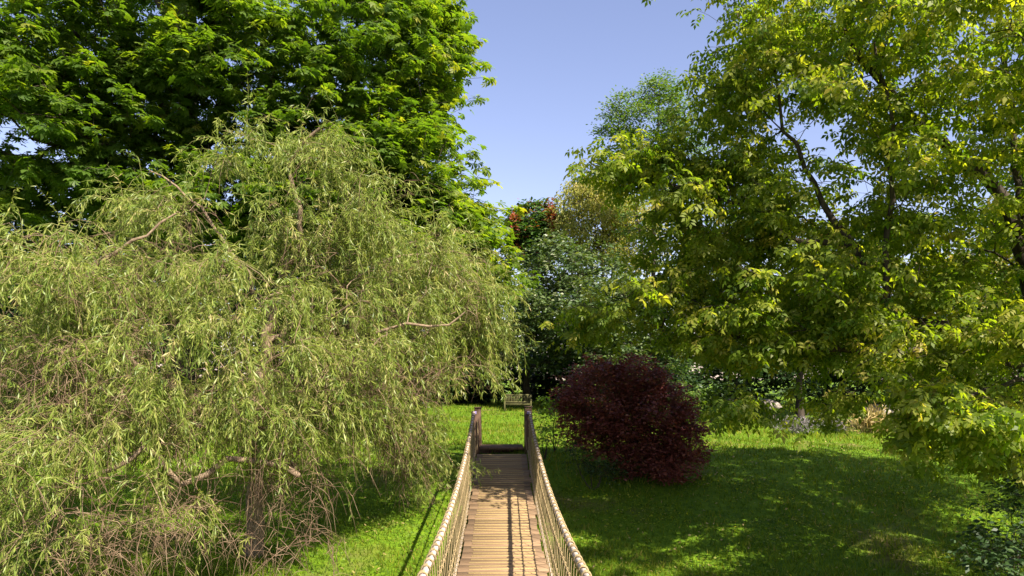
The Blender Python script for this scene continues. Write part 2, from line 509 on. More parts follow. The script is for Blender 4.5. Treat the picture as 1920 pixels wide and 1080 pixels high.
# ------------------------------------------------------------------ bench
bz = float(gz(0.31, 40))
bench = empty('park_bench', (0.29, 40, bz), 'weathered wooden slatted bench facing the bridge under the trees', 'bench')
bench.scale = (0.92, 0.88, 0.88)
def bpart(name, c, s, b=0.006, rx=0):
    V, F = bevel_box((0, 0, 0), s, b)
    o = link(name, np_mesh(name, V, F), M['bench'], bench, c)
    o.rotation_euler = (rx, 0, 0)
    return o
for sx in (-0.71, 0.71):
    bpart('leg', (sx, -0.28, 0.31), (0.075, 0.075, 0.62))
    bpart('leg', (sx, 0.22, 0.46), (0.075, 0.07, 0.94), rx=-0.10)
    bpart('armrest', (sx, -0.06, 0.64), (0.09, 0.58, 0.04))
    bpart('side_rail', (sx, -0.03, 0.36), (0.05, 0.44, 0.07))
for k in range(5):
    bpart('seat_slat', (0, -0.27 + 0.105 * k, 0.425), (1.36, 0.085, 0.025))
bpart('front_rail', (0, -0.27, 0.37), (1.34, 0.035, 0.08))
bpart('top_rail', (0, 0.262, 0.89), (1.35, 0.045, 0.09), rx=-0.10)
bpart('lower_rail', (0, 0.213, 0.50), (1.35, 0.04, 0.06), rx=-0.10)
for k in range(15):
    bpart('back_slat', (-0.62 + 1.24 * k / 14, 0.236, 0.69), (0.05, 0.018, 0.34), rx=-0.10)

# ------------------------------------------------------------------ leaf templates (x across, y along, z normal)
def leaflet(L, Wd, ang=0.0, base=(0, 0, 0), droop=0.15, fold=0.10):
    c, s = math.cos(ang), math.sin(ang)
    q = np.array([[0, 0, 0], [Wd / 2, L * 0.55, fold * Wd - droop * L * 0.25], [0, L, -droop * L], [-Wd / 2, L * 0.55, fold * Wd - droop * L * 0.25]])
    R = np.array([[c, -s, 0], [s, c, 0], [0, 0, 1]])
    return q @ R.T + np.array(base)
def compound(list_):
    V = np.concatenate(list_)
    return V, np.array([[4 * i, 4 * i + 1, 4 * i + 2, 4 * i + 3] for i in range(len(list_))])
T_SINGLE = compound([leaflet(1.0, 0.5)])
T_ROUND = compound([leaflet(1.0, 0.72)])
T_NARROW = compound([leaflet(1.0, 0.125, droop=0.14)])
T_PALM = compound([leaflet(Lq, 0.36, RAD(a_), droop=0.28) for Lq, a_ in ((0.55, 82), (0.68, 40), (0.75, 0), (0.68, -40), (0.55, -82))])
def wedge(L, Wd, ang, droop=0.28):
    c, s_ = math.cos(ang), math.sin(ang)
    q = np.array([[0, 0, 0], [Wd / 2, L * 0.72, -droop * L * 0.45], [-Wd * 0.3, L, -droop * L]])
    return q @ np.array([[c, -s_, 0], [s_, c, 0], [0, 0, 1]]).T
T_PALM_LIGHT = (np.concatenate([wedge(Lq, 0.36, RAD(a_)) for Lq, a_ in ((0.55, 82), (0.68, 40), (0.78, 0), (0.68, -40), (0.55, -82))]),
                np.arange(15).reshape(5, 3))
T_PINN = compound([leaflet(0.42, 0.22, 0, (0, 0.58, -0.07), 0.4)] + [leaflet(0.40, 0.21, RAD(a_), (0, yb, -0.05 * yb), 0.5) for yb, a_ in ((0.52, 62), (0.52, -62), (0.24, 68), (0.24, -68))])

# ------------------------------------------------------------------ tree growing
def in_ellipsoids(specs, n_per, shell=0.5):
    """specs: list of (px,py,d, rx_px, ry_px, depth_m, weight); sample points in their union, denser to the skin"""
    out = []
    wts = np.array([s[6] if len(s) > 6 else s[3] * s[4] for s in specs], dtype=float)
    cnt = (wts / wts.sum() * n_per).astype(int) + 1
    for s, n in zip(specs, cnt):
        c = Pt(s[0], s[1], s[2])
        k = s[2] / 1500.0
        v = unit(rng.normal(0, 1, (n, 3)))
        r = rng.uniform(0, 1, (n, 1)) ** (1 / 3.0)
        r = shell * (0.72 + 0.28 * r) + (1 - shell) * r
        out.append(c + v * r * np.array([s[3] * k, s[5], s[4] * k]))
    return np.concatenate(out)

def clump(centers, n, rad, flat=0.5):
    """n points about each clump centre, in a flattened dome"""
    C = np.repeat(centers, n, axis=0)
    v = rng.normal(0, 0.55, C.shape)
    sz = np.repeat(rng.uniform(0.6, 1.3, len(centers)), n)[:, None] * rad
    off = v * sz * np.array([1, 1, flat])
    off[:, 2] -= 0.25 * flat * (off[:, 0] ** 2 + off[:, 1] ** 2) / rad
    return C + off

def grow(hand, att, bf=0.25, step=0.5, arch=0.08, root_free=0.25):
    """hand: list of (pts, radii) polylines already resampled; att attractors -> skeleton"""
    mx = sum(len(h[0]) for h in hand) + len(att) * 14 + 10
    P = np.zeros((mx, 3)); par = np.full(mx, -1); pl = np.zeros(mx); hr = np.zeros(mx)
    n = 0
    ok = np.ones(mx, dtype=bool)
    for hi, (pts, rr) in enumerate(hand):
        start = n
        for j in range(len(pts)):
            P[n] = pts[j]; hr[n] = rr[j]
            if j == 0:
                if n == 0:
                    par[n] = -1
                else:
                    i = int(np.argmin(np.linalg.norm(P[:n] - pts[0], axis=1))); par[n] = i; pl[n] = pl[i]
            else:
                par[n] = n - 1; pl[n] = pl[n - 1] + np.linalg.norm(P[n] - P[n - 1])
            if hi == 0 and j < len(pts) * root_free:
                ok[n] = False
            n += 1
    nh = n
    dd = np.array([np.min(np.linalg.norm(P[:nh] - a_, axis=1)) for a_ in att])
    tips = np.zeros(len(att), dtype=int)
    for ai in np.argsort(dd):
        a_ = att[ai]
        dist = np.linalg.norm(P[:n] - a_, axis=1)
        cost = dist + bf * pl[:n] + np.where(ok[:n], 0, 1e3)
        i = int(np.argmin(cost))
        L = dist[i]
        m = int(min(12, max(1, math.ceil(L / step))))
        t = np.arange(1, m + 1)[:, None] / m
        seg = P[i] + (a_ - P[i]) * t
        seg[:, 2] += (np.sin(t[:, 0] * math.pi) * arch * L)
        if m > 1:
            seg[:-1] += rng.normal(0, 0.05 * min(L, 1.5) , (m - 1, 3))
        P[n:n + m] = seg
        par[n] = i
        par[n + 1:n + m] = np.arange(n, n + m - 1)
        pl[n:n + m] = pl[i] + L * t[:, 0]
        n += m
        tips[ai] = n - 1
    P, par, hr = P[:n], par[:n], hr[:n]
    return P, par, hr, tips, nh

def pipe_radii(P, par, tip_r, expo=2.3):
    n = len(P)
    a_ = np.zeros(n)
    has = np.zeros(n, dtype=bool)
    has[par[par >= 0]] = True
    a_[~has] = tip_r ** expo
    for i in range(n - 1, 0, -1):
        if par[i] >= 0:
            a_[par[i]] += a_[i]
    return a_ ** (1 / expo)

def skeleton_mesh(P, par, r, first, rmax):
    """edges of the grown part as frustums: fine ones with 3 sides, stout ones with 6"""
    idx = np.arange(first, len(P))
    idx = idx[par[idx] >= 0]
    pa = par[idx]
    r1 = np.minimum(r[idx], rmax); r0 = np.minimum(np.minimum(r[pa], r1 * 1.25), rmax)
    seg = np.stack([P[pa], P[idx] + (P[idx] - P[pa]) * 0.04], 1)
    R = np.stack([r0, r1], 1)
    parts = []
    for lo, hi, k in ((0, 0.012, 3), (0.012, 0.05, 5), (0.05, 9, 7)):
        q = (r1 >= lo) & (r1 < hi)
        if q.any():
            parts.append(tubes(seg[q], R[q], k))
    return join(parts)

def hand_limbs(root, polys, mat, step=0.35):
    """polys: list of (pts, r0, r1, name) -> objects under root, returns [(pts, radii)]"""
    out = []
    o0 = np.array(root.location)
    for pts, r0, r1, nm in polys:
        p = resample(pts, step)
        t = np.linspace(0, 1, len(p))
        p[1:-1] += rng.normal(0, 0.022 * (1 + 4 * r0), (len(p) - 2, 3))
        rr = r0 + (r1 - r0) * t
        if nm == 'trunk':
            rr = rr * (1 + 0.6 * np.exp(-t * len(p) * step / 0.5))
        V, F = tubes((p - o0)[None], rr[None], 9)
        link(nm, np_mesh(nm, V, F, smooth=True), mat, root)
        out.append((p, rr))
    return out

def largest_in_view(pos, size, n=300):
    """indices of the n leaves that show largest and unhidden in the photograph"""
    dd = np.maximum(pos[:, 1], 0.5)
    px = 960 + 1500 * pos[:, 0] / dd
    py = 711 - 1500 * (pos[:, 2] - EYE) / dd
    inside = (px > 12) & (px < 1908) & (py > 12) & (py < 1068)
    bx = (px // 12).astype(int); by = (py // 12).astype(int)
    key = np.where(inside, bx * 1000 + by, -1)
    order = np.lexsort((dd, key))
    first = np.ones(len(order), dtype=bool)
    first[1:] = key[order][1:] != key[order][:-1]
    front = order[first & (key[order] >= 0)]
    s = size[front] / dd[front]
    return front[np.argsort(-s)[:n]]

def leaves(root, name_all, tmpl, mat, pos, fwd, up, size, tint, singles=300, leaf_name='leaf'):
    """most leaves as one crown mesh; those that show largest as leaf objects that share five meshes"""
    T, F = tmpl
    o0 = np.array(root.location)
    fr = frames(fwd, up)
    keep = np.ones(len(pos), dtype=bool)
    if singles:
        pick = largest_in_view(pos, size, singles)
        keep[pick] = False
        mes = []
        for q in range(6):
            Tj = T * (1 + rng.normal(0, 0.06, T.shape))
            me = np_mesh(leaf_name, Tj, F, np.full(len(T), np.quantile(tint, (q + 0.5) / 6)))
            me.materials.append(mat)
            mes.append(me)
        qs = np.searchsorted(np.quantile(tint, np.arange(1, 6) / 6), tint)
        for i in pick:
            o = bpy.data.objects.new(leaf_name, mes[int(qs[i])])
            COL.objects.link(o)
            o.parent = root
            R = fr[i].T * size[i]
            mt = Matrix([[*R[0], pos[i][0] - o0[0]], [*R[1], pos[i][1] - o0[1]], [*R[2], pos[i][2] - o0[2]], [0, 0, 0, 1]])
            o.matrix_local = mt
    if tmpl is T_PALM:
        T, F = T_PALM_LIGHT
    V, Fs = scatter(T, F, pos[keep], fr[keep], size[keep])
    me = np_mesh(name_all, V - o0, Fs, np.repeat(tint[keep], len(T)))
    c = link(name_all, me, mat, root)
    c['kind'] = 'stuff'
    return c

def spray(tips, dirs, k, reach, droop, flat, jitter=0.25):
    """k leaves about each tip: positions, axes and normals"""
    n = len(tips)
    P = np.repeat(tips, k, axis=0)
    D = np.repeat(dirs, k, axis=0)
    a_ = rng.uniform(0, 2 * math.pi, n * k)
    rad_ = np.stack([np.cos(a_), np.sin(a_), np.zeros(n * k)], -1)
    f = unit(rad_ + 0.7 * D + rng.normal(0, jitter, (n * k, 3)))
    f[:, 2] = f[:, 2] * 0.5 - droop + rng.normal(0, 0.15, n * k)
    P = P + f * rng.uniform(0.0, reach, (n * k, 1)) + D * rng.uniform(-reach, reach * 0.6, (n * k, 1))
    u = rng.normal(0, flat, (n * k, 3)); u[:, 2] += 1.0
    return P, unit(f), u

def tree(name, label, cat, base, polys, specs, n_clump, per, rad, leaf_k, size, tmpl, matleaf, matbark,
         reach=0.25, droop=0.25, flat=0.35, tip_r=0.004, singles=0, tint_mu=0.45, tint_sd=0.2, shell=0.45, flatc=0.5,
         bf=0.22, step=0.5, group=None, crown='crown', rmax=0.2, extra=None, tmod=None, weigh=None):
    reseed(label)
    root = empty(name, base, label, cat, group)
    hand = hand_limbs(root, polys, matbark)
    cc = in_ellipsoids(specs, n_clump, shell)
    att = clump(cc, per, rad, flatc)
    if extra is not None:
        att = np.concatenate([att, extra])
    att = att[att[:, 2] > gz(att[:, 0], att[:, 1]) + 0.12]
    P, par, hr, tips, nh = grow(hand, att, bf, step)
    r = np.maximum(pipe_radii(P, par, tip_r), tip_r)
    V, F = skeleton_mesh(P, par, r, nh, rmax)
    b = link('branches', np_mesh('branches', V - np.array(root.location), F, smooth=True), matbark, root)
    b['kind'] = 'stuff'
    D = unit(P[tips] - P[par[tips]])
    lp, lf, lu = spray(P[tips], D, leaf_k, reach, droop, flat)
    ct = np.repeat(rng.normal(0, tint_sd * 0.7, len(tips)), leaf_k)
    tint = np.clip(tint_mu + ct + rng.normal(0, tint_sd * 0.7, len(lp)), 0, 1)
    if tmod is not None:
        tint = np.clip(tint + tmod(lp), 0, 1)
    sz = size * rng.uniform(0.7, 1.2, len(lp))
    leaves(root, crown, tmpl, matleaf, lp, lf, lu, sz, tint, singles)
    return root

def on_ground(px, d, dz=0.0):
    xx = (px - 960) / 1500.0 * d
    return np.array([xx, d, float(gz(xx, d)) + dz])

# ------------------------------------------------------------------ big horse chestnut on the left
b0 = on_ground(345, 29)
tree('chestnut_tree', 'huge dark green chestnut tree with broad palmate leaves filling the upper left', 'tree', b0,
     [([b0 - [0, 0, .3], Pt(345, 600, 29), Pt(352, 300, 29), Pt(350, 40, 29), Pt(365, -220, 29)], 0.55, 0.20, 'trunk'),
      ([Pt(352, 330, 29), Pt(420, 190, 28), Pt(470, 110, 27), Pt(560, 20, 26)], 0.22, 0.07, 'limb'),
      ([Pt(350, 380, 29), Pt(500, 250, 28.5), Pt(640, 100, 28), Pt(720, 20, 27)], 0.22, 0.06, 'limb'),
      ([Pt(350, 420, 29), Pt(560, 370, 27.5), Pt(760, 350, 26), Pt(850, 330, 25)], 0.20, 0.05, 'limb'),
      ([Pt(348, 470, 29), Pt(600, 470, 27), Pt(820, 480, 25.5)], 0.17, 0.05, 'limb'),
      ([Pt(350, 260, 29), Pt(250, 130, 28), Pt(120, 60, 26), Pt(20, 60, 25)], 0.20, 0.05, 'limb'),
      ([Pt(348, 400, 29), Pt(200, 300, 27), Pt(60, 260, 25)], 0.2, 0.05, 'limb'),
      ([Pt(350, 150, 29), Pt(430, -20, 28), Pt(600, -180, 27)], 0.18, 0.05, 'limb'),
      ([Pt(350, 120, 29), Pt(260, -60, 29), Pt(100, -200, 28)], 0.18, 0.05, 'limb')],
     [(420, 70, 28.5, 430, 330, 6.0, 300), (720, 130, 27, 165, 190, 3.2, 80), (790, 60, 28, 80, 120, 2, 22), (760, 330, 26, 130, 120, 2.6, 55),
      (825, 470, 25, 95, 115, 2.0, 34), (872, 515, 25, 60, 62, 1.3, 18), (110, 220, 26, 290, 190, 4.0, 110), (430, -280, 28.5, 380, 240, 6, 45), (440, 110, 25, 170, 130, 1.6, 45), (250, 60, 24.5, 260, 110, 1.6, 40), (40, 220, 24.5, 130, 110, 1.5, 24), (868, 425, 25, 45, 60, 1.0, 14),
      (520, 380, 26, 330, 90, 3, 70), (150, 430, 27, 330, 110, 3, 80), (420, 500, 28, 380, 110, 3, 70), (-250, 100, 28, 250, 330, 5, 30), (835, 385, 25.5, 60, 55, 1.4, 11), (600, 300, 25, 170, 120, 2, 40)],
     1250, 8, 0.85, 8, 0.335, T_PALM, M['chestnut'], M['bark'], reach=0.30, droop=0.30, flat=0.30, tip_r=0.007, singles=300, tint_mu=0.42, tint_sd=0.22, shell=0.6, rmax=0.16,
     tmod=lambda p: 0.20 * np.clip((p[:, 0] + 4.5) / 3.5, 0, 1))  # sunlit glow of the right edge put into the leaf tint

# ------------------------------------------------------------------ spreading tree on the right
b0 = on_ground(1985, 13.6)
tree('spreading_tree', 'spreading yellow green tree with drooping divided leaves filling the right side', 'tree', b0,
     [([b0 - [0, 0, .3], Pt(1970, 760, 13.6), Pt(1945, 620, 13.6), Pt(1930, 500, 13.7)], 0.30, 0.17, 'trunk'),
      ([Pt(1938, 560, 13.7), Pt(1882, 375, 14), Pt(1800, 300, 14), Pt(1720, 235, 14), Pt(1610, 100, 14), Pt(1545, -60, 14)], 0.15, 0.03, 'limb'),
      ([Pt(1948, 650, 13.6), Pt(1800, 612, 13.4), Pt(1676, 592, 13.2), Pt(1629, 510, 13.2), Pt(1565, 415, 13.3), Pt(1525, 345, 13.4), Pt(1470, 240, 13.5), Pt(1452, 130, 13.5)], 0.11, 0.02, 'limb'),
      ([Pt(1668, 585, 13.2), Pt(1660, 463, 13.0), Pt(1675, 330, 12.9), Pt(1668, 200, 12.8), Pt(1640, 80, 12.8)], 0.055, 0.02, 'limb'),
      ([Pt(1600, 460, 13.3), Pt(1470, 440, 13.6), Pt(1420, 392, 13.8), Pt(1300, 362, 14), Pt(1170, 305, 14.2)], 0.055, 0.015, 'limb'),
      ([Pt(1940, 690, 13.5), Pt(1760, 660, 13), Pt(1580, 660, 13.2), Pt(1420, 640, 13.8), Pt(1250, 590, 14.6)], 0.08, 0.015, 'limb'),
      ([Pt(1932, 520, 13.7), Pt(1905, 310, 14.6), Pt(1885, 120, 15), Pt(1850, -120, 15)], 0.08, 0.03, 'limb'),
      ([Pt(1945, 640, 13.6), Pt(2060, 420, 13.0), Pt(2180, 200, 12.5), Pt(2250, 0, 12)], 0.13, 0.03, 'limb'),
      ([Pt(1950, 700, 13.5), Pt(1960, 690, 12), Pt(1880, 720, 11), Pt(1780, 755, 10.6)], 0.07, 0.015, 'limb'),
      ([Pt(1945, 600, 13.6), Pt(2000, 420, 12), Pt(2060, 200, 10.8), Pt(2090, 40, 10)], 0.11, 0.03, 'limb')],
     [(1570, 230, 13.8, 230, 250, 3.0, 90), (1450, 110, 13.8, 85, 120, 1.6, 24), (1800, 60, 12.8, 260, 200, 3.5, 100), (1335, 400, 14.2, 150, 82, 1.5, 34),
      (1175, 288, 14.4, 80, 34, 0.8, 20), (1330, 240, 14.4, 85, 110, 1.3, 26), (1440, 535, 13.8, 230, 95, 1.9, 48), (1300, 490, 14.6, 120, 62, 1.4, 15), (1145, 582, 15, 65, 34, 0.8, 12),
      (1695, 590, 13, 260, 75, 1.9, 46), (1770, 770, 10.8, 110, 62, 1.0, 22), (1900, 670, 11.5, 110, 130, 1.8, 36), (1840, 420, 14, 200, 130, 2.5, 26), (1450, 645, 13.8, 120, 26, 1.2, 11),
      (1520, 745, 13, 60, 16, 0.6, 3), (1410, 752, 13, 40, 16, 0.5, 3), (2180, 250, 12.6, 240, 420, 4.5, 150), (1600, -120, 13.4, 280, 140, 3.2, 50), (1640, 480, 14.5, 170, 120, 1.8, 16), (1880, 830, 11.5, 60, 45, 0.8, 8), (1350, 610, 14.2, 110, 60, 1.2, 14), (2400, 350, 11.5, 230, 230, 1.8, 44), (2420, -272, 7.4, 230, 330, 1.0, 34), (2480, 280, 14, 270, 300, 2.6, 70), (2300, 100, 13.5, 220, 240, 1.8, 44)],  # out-of-view lobes at the end are added to shade the lawn
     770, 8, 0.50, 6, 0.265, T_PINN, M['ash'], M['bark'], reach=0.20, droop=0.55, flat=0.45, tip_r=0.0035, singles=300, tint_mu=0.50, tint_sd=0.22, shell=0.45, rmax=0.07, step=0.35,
     tmod=lambda p: 0.06 * (p[:, 1] < 11.8))  # nearest sprays tinted yellower, sunlight put into the leaf colour

# ------------------------------------------------------------------ weeping willow on the left
wb = on_ground(470, 14)
reseed('willow')
wroot = empty('willow_tree', wb, 'pale weeping willow with narrow leaves and bare brown twigs left of the bridge', 'tree')
wl_ = hand_limbs(wroot, [
    ([wb - [0, 0, .3], Pt(485, 760, 14), Pt(505, 600, 14), Pt(550, 470, 13.8), Pt(565, 420, 13.6), Pt(546, 300, 13.5), Pt(600, 240, 13.5)], 0.15, 0.022, 'trunk'),
    ([Pt(480, 820, 14), Pt(300, 720, 13), Pt(165, 580, 12), Pt(185, 495, 11.8), Pt(275, 440, 11.8), Pt(330, 400, 12)], 0.075, 0.014, 'limb'),
    ([Pt(500, 690, 13.6), Pt(560, 640, 13), Pt(610, 596, 12.6), Pt(655, 572, 12.4)], 0.04, 0.014, 'limb'),
    ([Pt(495, 720, 14), Pt(640, 642, 13), Pt(690, 624, 12.8), Pt(760, 612, 12.8), Pt(840, 608, 13), Pt(872, 585, 13)], 0.05, 0.012, 'limb'),
    ([Pt(480, 790, 14), Pt(200, 800, 12), Pt(0, 700, 11), Pt(-150, 600, 11)], 0.07, 0.02, 'limb'),
    ([Pt(500, 640, 14), Pt(700, 500, 15), Pt(860, 470, 15.5)], 0.05, 0.015, 'limb'),
    ([Pt(510, 600, 14), Pt(420, 450, 14.2), Pt(330, 350, 14), Pt(280, 320, 14)], 0.05, 0.012, 'limb'),
    ([Pt(485, 800, 14), Pt(650, 780, 14.5), Pt(780, 800, 15.3), Pt(845, 862, 15.8)], 0.045, 0.012, 'limb'),
    ([Pt(560, 892, 11.9), Pt(500, 872, 11.6), Pt(430, 865, 11.3), Pt(345, 908, 11.0), Pt(300, 860, 10.8), Pt(270, 842, 10.7), Pt(212, 880, 10.6), Pt(120, 905, 10.5), Pt(50, 925, 10.4)], 0.05, 0.026, 'limb'),
    ([Pt(480, 830, 14), Pt(520, 850, 13), Pt(560, 890, 11.9)], 0.05, 0.05, 'limb'),
    ([Pt(360, 850, 12), Pt(390, 800, 12), Pt(402, 770, 12)], 0.025, 0.012, 'limb'),
], M['willow_bark'], 0.25)
wspec = [(430, 645, 13.6, 400, 165, 3.0, 250), (625, 300, 13.6, 75, 42, 0.6, 14), (560, 430, 13.6, 140, 30, 0.9, 10), (470, 300, 13.8, 60, 35, 0.6, 8), (290, 370, 13.6, 70, 45, 0.8, 12), (60, 560, 12, 230, 130, 2.2, 60),
         (790, 560, 15, 140, 130, 1.7, 46), (840, 640, 14.6, 80, 75, 1.2, 14), (700, 480, 14.5, 190, 55, 1.8, 34), (330, 760, 11.8, 330, 70, 1.4, 50),
         (120, 850, 10.8, 200, 90, 1.3, 34), (60, 990, 10, 130, 70, 0.8, 16), (560, 850, 12.5, 90, 60, 0.8, 10), (740, 760, 14.6, 100, 60, 1.1, 16), (775, 840, 15.6, 34, 34, 0.6, 9), (865, 868, 16.0, 12, 10, 0.25, 2), (880, 590, 15.5, 60, 60, 1.0, 16), (745, 790, 15.0, 50, 45, 0.8, 10), (690, 420, 13.6, 60, 40, 0.6, 6), (420, 960, 11.4, 110, 45, 0.6, 5)]
cc = in_ellipsoids(wspec, 350, 0.45)
att = clump(cc, 4, 0.42, 0.5)
att = att[att[:, 2] > gz(att[:, 0], att[:, 1]) + 0.25]
P, par, hr, tips, nh = grow(wl_, att, 0.22, 0.35, 0.12)
r = np.maximum(pipe_radii(P, par, 0.0045), 0.004)
V, F = skeleton_mesh(P, par, r, nh, 0.04)
o = link('branches', np_mesh('branches', V - wb, F, smooth=True), M['willow_bark'], wroot); o['kind'] = 'stuff'

def strands(start, dirs, L, S, grav, wob):
    n = len(start)
    P_ = np.zeros((n, S, 3)); P_[:, 0] = start
    D_ = unit(dirs)
    for s in range(1, S):
        D_ = unit(D_ + np.array([0, 0, -1.0]) * grav[:, None] + rng.normal(0, wob, (n, 3)))
        P_[:, s] = P_[:, s - 1] + D_ * (L / (S - 1))[:, None]
        g = gz(P_[:, s, 0], P_[:, s, 1]) + 0.03
        P_[:, s, 2] = np.maximum(P_[:, s, 2], g)
    return P_
cen = np.array([wb[0], wb[1], 1.5])
def shoots(k, Lr, up, g0, g1):
    st = np.repeat(P[tips], k, axis=0) + rng.normal(0, 0.06, (len(tips) * k, 3))
    outw = unit(st - cen); outw[:, 2] *= 0.3
    dr = outw * 0.7 + rng.normal(0, 0.55, st.shape); dr[:, 2] = np.abs(dr[:, 2]) * 0.6 + up
    n = len(st)
    return strands(st, dr, rng.uniform(*Lr, n), 8, rng.uniform(g0, g1, n), 0.06)
ST = shoots(6, (0.3, 1.0), 0.45, 0.15, 0.75)
keep = np.clip(0.24 + 0.68 * (ST[:, 0, 2] - 0.15), 0.22, 0.92)
keep = np.where(ST[:, 0, 0] > -2.6, np.clip(0.5 + 0.4 * ST[:, 0, 2], 0.45, 0.92), keep)
ST = ST[rng.uniform(0, 1, len(ST)) < keep]
hi = P[tips][np.argsort(-(P[tips][:, 2] + 0.25 * np.abs(P[tips][:, 0] - wb[0])))[:260]]
hi = np.concatenate([hi[rng.choice(len(hi), 80, replace=False)], P[tips][rng.choice(len(tips), 170, replace=False)]])
dr = rng.normal(0, 0.7, hi.shape); dr[:, 2] = 1.1
ST = np.concatenate([ST, strands(hi, dr, rng.uniform(0.6, 1.5, 250), 8, rng.uniform(0.10, 0.42, 250), 0.05)])
end = ST[:, -1]
ST = ST[~((end[:, 0] > -1.08) & (end[:, 2] < 1.35) & (ST[:, 0, 2] > 0.3))]
nS = len(ST)
V, F = tubes(ST[:, [0, 2, 4, 7]], np.linspace(0.0045, 0.0015, 4)[None].repeat(nS, 0), 3)
o = link('green_twigs', np_mesh('green_twigs', V - wb, F), M['green_twig'], wroot); o['kind'] = 'stuff'
NL = 26
t = rng.uniform(0.12, 1.0, (nS, NL)) * 7 - 1e-4
i0 = t.astype(int); fr_ = (t - i0)[..., None]
rows = np.arange(nS)[:, None]
lp = ST[rows, i0] * (1 - fr_) + ST[rows, i0 + 1] * fr_
ld = unit(ST[rows, i0 + 1] - ST[rows, i0])
lf = unit(0.55 * ld + rng.normal(0, 0.5, ld.shape) + np.array([0, 0, -0.55]))
lp, lf = lp.reshape(-1, 3), lf.reshape(-1, 3)
lu = rng.normal(0, 1, lp.shape); lu[:, 2] += 0.3
st_t = np.repeat(rng.normal(0, 0.17, nS), NL)
tint = np.clip(0.50 + st_t + rng.normal(0, 0.14, len(lp)), 0, 1)
low = lp[:, 2] > gz(lp[:, 0], lp[:, 1]) + 0.05
lp, lf, lu, tint = lp[low], lf[low], lu[low], tint[low]
leaves(wroot, 'crown', T_NARROW, M['willow'], lp, lf, lu, 0.122 * rng.uniform(0.6, 1.25, len(lp)), tint, 300)
# bare hanging twigs, most of them low down
pick = rng.uniform(0, 1, len(tips)) < np.clip(0.6 - 0.08 * (P[tips][:, 2] - 0.0), 0.2, 0.6)
tp = P[tips][pick]
tang = [(715, 800, 14.2, 70, 40, 0.6, 9), (110, 680, 10.9, 110, 50, 0.6, 9), (300, 950, 10.9, 130, 45, 0.6, 7), (540, 1010, 11.4, 90, 30, 0.5, 3), (60, 800, 11, 90, 50, 0.6, 5), (830, 700, 14, 60, 30, 0.5, 5), (180, 1020, 10.2, 110, 40, 0.5, 5), (690, 690, 12.6, 70, 40, 0.5, 6), (520, 900, 12, 70, 30, .5, 6)]
tg = in_ellipsoids(tang, 170, 0.2)
tg = tg[tg[:, 2] > gz(tg[:, 0], tg[:, 1]) + 0.05]
tp = np.concatenate([tp, tg])
st = np.repeat(tp, 4, axis=0) + rng.normal(0, 0.08, (len(tp) * 4, 3))
dr = rng.normal(0, 0.8, st.shape); dr[:, 2] += 0.1
n = len(st)
DT = strands(st, dr, rng.uniform(0.4, 1.2, n), 6, rng.uniform(0.1, 0.6, n), 0.12)
DT = DT[~((DT[:, -1, 0] > -1.3) & (DT[:, -1, 2] < 1.35))]
n = len(DT)
parts = [tubes(DT, np.linspace(0.0055, 0.0018, 6)[None].repeat(n, 0), 3)]
sub = np.repeat(DT[:, 3], 2, axis=0)
SB = strands(sub, rng.normal(0, 1, sub.shape), rng.uniform(0.2, 0.5, len(sub)), 4, rng.uniform(0.1, 0.5, len(sub)), 0.15)
parts.append(tubes(SB, np.linspace(0.004, 0.0015, 4)[None].repeat(len(sub), 0), 3))
V, F = join(parts)
o = link('dead_twigs', np_mesh('dead_twigs', V - wb, F), M['twig'], wroot); o['kind'] = 'stuff'

# ------------------------------------------------------------------ purple bush
b0 = on_ground(1190, 18.0)
tree('purple_bush', 'rounded dark purple leaved bush standing on the lawn right of the bridge', 'bush', b0,
     [([b0 - [0, 0, .1], Pt(1185, 860, 18.0), Pt(1175, 780, 18.0)], 0.05, 0.02, 'stem'),
      ([b0 - [0, 0, .1], Pt(1220, 850, 18.0), Pt(1260, 780, 18.0)], 0.04, 0.015, 'stem'),
      ([b0 - [0, 0, .1], Pt(1150, 850, 17.8), Pt(1110, 760, 17.7)], 0.04, 0.015, 'stem')],
     [(1150, 755, 18.0, 100, 88, 1.15, 60), (1215, 790, 17.9, 95, 90, 1.1, 50), (1265, 830, 17.6, 52, 60, 0.6, 20), (1120, 745, 17.6, 70, 70, 0.8, 24), (1190, 715, 18.1, 60, 48, 0.7, 12), (1225, 865, 17.8, 75, 35, 0.9, 24), (1140, 805, 17.8, 75, 50, 0.8, 22), (1235, 785, 17.6, 62, 55, 0.8, 22)],
     420, 10, 0.27, 11, 0.085, T_SINGLE, M['purple'], M['bark'], reach=0.12, droop=0.1, flat=0.6, tip_r=0.0025, singles=0, tint_mu=0.42, tint_sd=0.24, shell=0.55, flatc=0.6, step=0.25, rmax=0.02, crown='foliage')

# ------------------------------------------------------------------ trees beyond the lawn
def far_tree(name, label, px, d, trunk_py, specs, nclump, per, rad, k, size, tmpl, mat, **kw):
    b = on_ground(px, d)
    top = Pt(px, trunk_py, d)
    tr = kw.pop('trunk_r', 0.18)
    lim = []
    for q in range(5):
        s = specs[q % len(specs)]
        tgt = Pt(s[0] + rng.normal(0, s[3] * 0.4), s[1] + rng.normal(0, s[4] * 0.4), s[2])
        f = rng.uniform(0.35, 0.85)
        st_ = b * (1 - f) + top * f
        lim.append(([st_, st_ * 0.5 + tgt * 0.5 + np.array([0, 0, 0.3]), tgt], tr * 0.4, tr * 0.12, 'limb'))
    return tree(name, label, 'tree', b, [([b - [0, 0, .3], b * 0.5 + top * 0.5, top], tr, tr * 0.3, 'trunk')] + lim, specs, nclump, per, rad, k, size, tmpl, mat, M['bark'], **kw)

